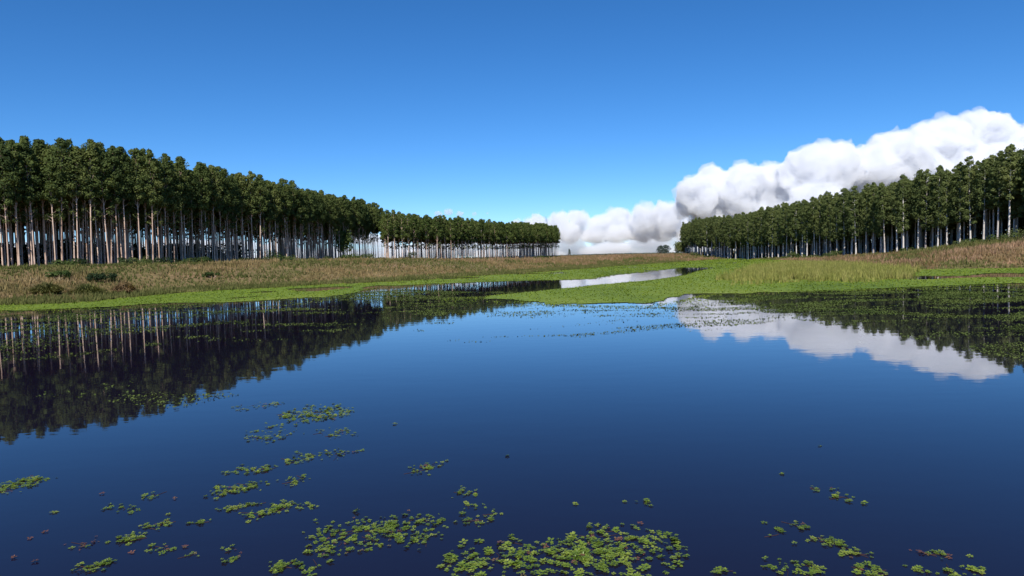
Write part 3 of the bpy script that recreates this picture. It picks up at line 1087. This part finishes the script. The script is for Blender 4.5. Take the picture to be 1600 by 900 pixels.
ROS_G = [rosette(k, r_) for k, r_ in ((8, .05), (9, .042), (10, .055), (12, .048), (7, .04), (11, .06))]
ROS_R = [rosette(k, .042, True) for k in (6, 7, 8)]


def put_rosette(x, y, parent, red, s, name='rosette'):
    me = random.choice(ROS_R if red else ROS_G)
    o = bpy.data.objects.new(name, me)
    col.objects.link(o)
    o.location = (x, y, .004 + rng.uniform(0, .012))
    o.rotation_euler = (rng.normal(0, .12), rng.normal(0, .12), rng.uniform(0, 6.28))
    o.scale = (s, s, s * rng.uniform(.8, 1.4))
    if parent is not None:
        o.parent = parent
        o.location = (x - parent.location.x, y - parent.location.y, o.location.z)
    return o


def strand(pts, r=.004):
    V, F = tube(np.array(pts), [r] * len(pts), 4)
    return V, F


RAFTS = [
    (-6.84, 18.55, 0.51, 0.25, 0.39, 30, 'm', 'thin far raft with an orange spot, left of the dense far raft'),
    (-4.98, 17.46, 0.82, 0.12, 1.0, 150, 'g', 'dense green far raft, largest of the rafts on the open left water'),
    (-5.5, 15.53, 0.4, 0.36, 0.68, 38, 'g', 'loose green raft just below the dense far raft'),
    (-3.93, 15.43, 0.51, -0.24, 0.32, 26, 'g', 'small slanting raft right of the loose raft'),
    (-3.88, 13.56, 0.58, 0.24, 0.36, 44, 'g', 'narrow green raft midway down the left water'),
    (-4.93, 12.78, 0.46, 0.19, 0.28, 34, 'g', 'upper of two close parallel rafts on the left'),
    (-4.69, 11.78, 0.3, 0.28, 0.21, 54, 'g', 'lower, denser of two close parallel rafts on the left'),
    (-4.03, 12.14, 0.34, 0.11, 0.33, 16, 'g', 'few scattered rosettes right of the two parallel rafts'),
    (-4.38, 10.84, 0.27, 0.13, 0.14, 18, 'g', 'short thin string of rosettes below the parallel rafts'),
    (-3.57, 10.64, 0.51, 0.2, 0.22, 40, 'g', 'long curved raft right of the short thin string'),
    (-4.71, 10.24, 0.06, 0.1, 0.06, 7, 'g', 'tiny green string of rosettes left of the long curved raft'),
    (-3.73, 8.95, 0.15, 0.03, 0.25, 7, 'm', 'pair of small rosette bunches low on the left'),
    (-2.34, 9.59, 0.49, 0.26, 0.66, 105, 'm', 'big leafy raft with red patch left of the bottom mat'),
    (-1.46, 9.75, 0.42, 0.2, 0.51, 80, 'm', 'big leafy raft between the red-patched raft and bottom mat'),
    (-1.64, 12.8, 0.31, 0.34, 0.24, 24, 'm', 'lone slanting raft in the open centre water'),
    (-2.92, 8.65, 0.14, 0.1, 0.13, 16, 'g', 'small bunch at the bottom edge left of the red-patched raft'),
    (-2.61, 8.56, 0.09, 0.01, 0.1, 6, 'g', 'tiny bunch at the bottom edge under the red-patched raft'),
    (-0.87, 11.3, 0.08, 0.06, 0.21, 9, 'm', 'upright little tuft with red base above the bottom mat'),
    (-0.54, 10.35, 0.29, -0.1, 0.42, 22, 'm', 'loose trailing rosettes between the red-based tuft and bottom mat'),
    (0.19, 8.70, 1.13, 0.07, 0.62, 295, 'g', 'largest bright leafy mat at the bottom centre'),
    (1.37, 8.98, 0.72, 0.2, 0.79, 120, 'm', 'open lacy raft right of the bottom centre mat'),
    (1.82, 10.63, 0.21, -0.02, 0.1, 5, 'm', 'faint short string above the lacy raft'),
    (4.86, 10.78, 0.13, -0.38, 0.15, 17, 'm', 'curved string of rosettes alone on the right water'),
    (3.49, 9.34, 0.04, -0.04, 0.23, 5, 'g', 'short vertical string left of the right diagonal raft'),
    (3.85, 9.48, 0.1, -0.04, 0.16, 8, 'm', 'small flat bunch at the top of the right diagonal raft'),
    (4.07, 8.83, 0.19, -0.27, 0.12, 30, 'g', 'diagonal raft of rosettes low on the right'),
    (2.4, 8.27, 0.07, 0.04, 0.09, 5, 'g', 'tiny bunch at the bottom edge right of the lacy raft'),
    (3.1, 8.32, 0.16, -0.01, 0.14, 9, 'g', 'loose bunch at the bottom edge below the vertical string'),
    (3.46, 8.17, 0.16, -0.01, 0.18, 16, 'g', 'leafy bunch at the bottom edge under the diagonal raft'),
    (4.13, 8.15, 0.18, -0.04, 0.17, 18, 'g', 'leafy bunch at the bottom edge right of the diagonal raft'),
    (4.95, 8.64, 0.05, -0.07, 0.05, 3, 'r', 'few reddish rosettes low on the right'),
    (5.24, 8.47, 0.1, -0.08, 0.1, 7, 'm', 'small mixed bunch right of the reddish rosettes'),
    (4.72, 8.09, 0.05, -0.03, 0.05, 6, 'm', 'leftmost of three tiny bunches in the bottom right corner'),
    (5.0, 8.06, 0.06, -0.03, 0.05, 6, 'g', 'middle of three tiny bunches in the bottom right corner'),
    (5.34, 8.06, 0.07, -0.04, 0.06, 6, 'g', 'rightmost of three tiny bunches in the bottom right corner'),
    (-8.83, 12.26, 0.18, 0.35, 0.35, 85, 'g', 'dense yellow green raft cut by the left picture edge'),
    (-6.13, 10.88, 0.24, -0.24, 0.17, 8, 'm', 'loose row of four small rosettes on the lower left'),
    (-6.09, 11.4, 0.1, -0.01, 0.2, 7, 'g', 'little cushion above the loose row on the lower left'),
    (-5.28, 10.09, 0.06, 0.16, 0.12, 14, 'm', 'upper bunch of the lower left diagonal pair'),
    (-5.43, 9.7, 0.12, 0.16, 0.17, 20, 'm', 'lower bunch of the lower left diagonal pair'),
    (-4.82, 9.25, 0.14, -0.01, 0.09, 7, 'g', 'flat pair of rosettes below the diagonal pair'),
    (-4.31, 9.07, 0.05, 0.04, 0.06, 4, 'g', 'tiny bunch right of the flat pair low on the left'),
    (-5.32, 8.8, 0.07, 0.12, 0.09, 14, 'g', 'green bunch at the bottom edge far left'),
    (-6.05, 9.43, 0.22, -0.06, 0.18, 9, 'r', 'dull red bunch in the lower left corner'),
]
for (cx, cyy, ux, uy, hw, n, kd, lb) in RAFTS:
    e = empty('floating_weed_raft', (cx, cyy, 0))
    tag(e, lb, 'water plant', 'rafts of floating weed in the foreground')
    n = min(298, int(n * 1.7))
    L = math.hypot(ux, uy) + 1e-6
    nxx, nyy = -uy / L, ux / L
    # grow the raft as a few runners with rosettes along them, so it clumps and frays
    seeds = []
    for i in range(max(2, n // 9)):
        a = rng.uniform(-.9, .9); b = rng.uniform(-.9, .9) * math.sqrt(max(0, 1 - a * a))
        seeds.append((cx + ux * a + nxx * hw * b, cyy + uy * a + nyy * hw * b))
    dense = n > 200
    for i in range(n):
        if dense or rng.random() < .25:
            a = rng.uniform(-1, 1); b = rng.uniform(-1, 1) * math.sqrt(max(0, 1 - a * a))
            if dense and vnoise(np.array([a * 4]), np.array([b * 3]), 5)[0] > .8:
                a, b = a * .5, b * .5
            if dense:                          # feathered rim
                a += rng.normal(0, .09); b += rng.normal(0, .16)
            x, y = cx + ux * a + nxx * hw * b, cyy + uy * a + nyy * hw * b
        else:
            sxx, syy = seeds[i % len(seeds)]
            x = sxx + rng.normal(0, .06 + .11 * L); y = syy + rng.normal(0, .05 + .26 * hw)
        red = rng.random() < {'g': .03, 'm': .08, 'r': .8}[kd]
        put_rosette(x, y, e, red, rng.uniform(.4, 1.15) * (1.25 if dense else 1))
    for i in range(min(6, max(1, n // 8))):
        x0, y0 = seeds[i % len(seeds)]
        a = rng.uniform(0, 6.28); l = rng.uniform(.12, .3)
        V, F = strand([(x0 - cx + l * t * math.cos(a) + .02 * math.sin(t * 5), y0 - cyy + l * t * math.sin(a), .003) for t in (0, .3, .6, 1)], .003)
        link('stem', mesh_np('stem', V, F, M_STEM, True), e)

SINGLES = [(0.88, 10.59, 'g', 'single green rosette alone above the lacy raft'), (5.87, 13.44, 'g', 'highest lone rosette on the open right water'),
           (4.5, 11.79, 'g', 'lone rosette up left of the curved string'), (3.44, 9.67, 'g', 'lone rosette above the short vertical string'),
           (3.57, 8.94, 'm', 'lone rosette left of the diagonal raft'), (5.51, 8.44, 'g', 'lone rosette nearest the right picture edge'),
           (-7.21, 10.8, 'g', 'lone green rosette below the raft at the left edge'), (-5.57, 11.29, 'r', 'lone red rosette right of the little cushion'),
           (-5.33, 10.59, 'g', 'lone green rosette above the lower left diagonal pair'), (-5.61, 8.84, 'g', 'lone green rosette beside the bottom left bunch'),
           (-6.88, 9.76, 'r', 'lone red rosette with pale tip near the left edge'), (-6.27, 8.97, 'r', 'lone red rosette at the bottom left'),
           (-6.65, 9.11, 'r', 'lone red rosette closest to the bottom left corner'), (-6.82, 9.99, 'r', 'uppermost lone red rosette near the left edge'),
           (-5.13, 9.18, 'r', 'lone red rosette under the diagonal pair'), (5.16, 10.32, 'g', 'lone speck of green right of the curved string'),
           (-0.17, 13.28, 'g', 'lone speck of green in the dark centre water'), (-2.44, 10.5, 'g', 'lone rosette right of the long curved raft'),
           (-4.49, 9.33, 'r', 'lone red rosette above the tiny bunch low on the left'), (-6.95, 11.64, 'r', 'lone reddish rosette far up the left water'),
           (-2.78, 16.12, 'g', 'lone rosette right of the small slanting raft'), (-3.08, 13.94, 'g', 'lone rosette right of the narrow raft')]
for x, y, kd, lb in SINGLES:
    tag(put_rosette(x, y, None, kd == 'r', 1.2, 'water_rosette'), lb, 'water plant', 'single floating rosettes')
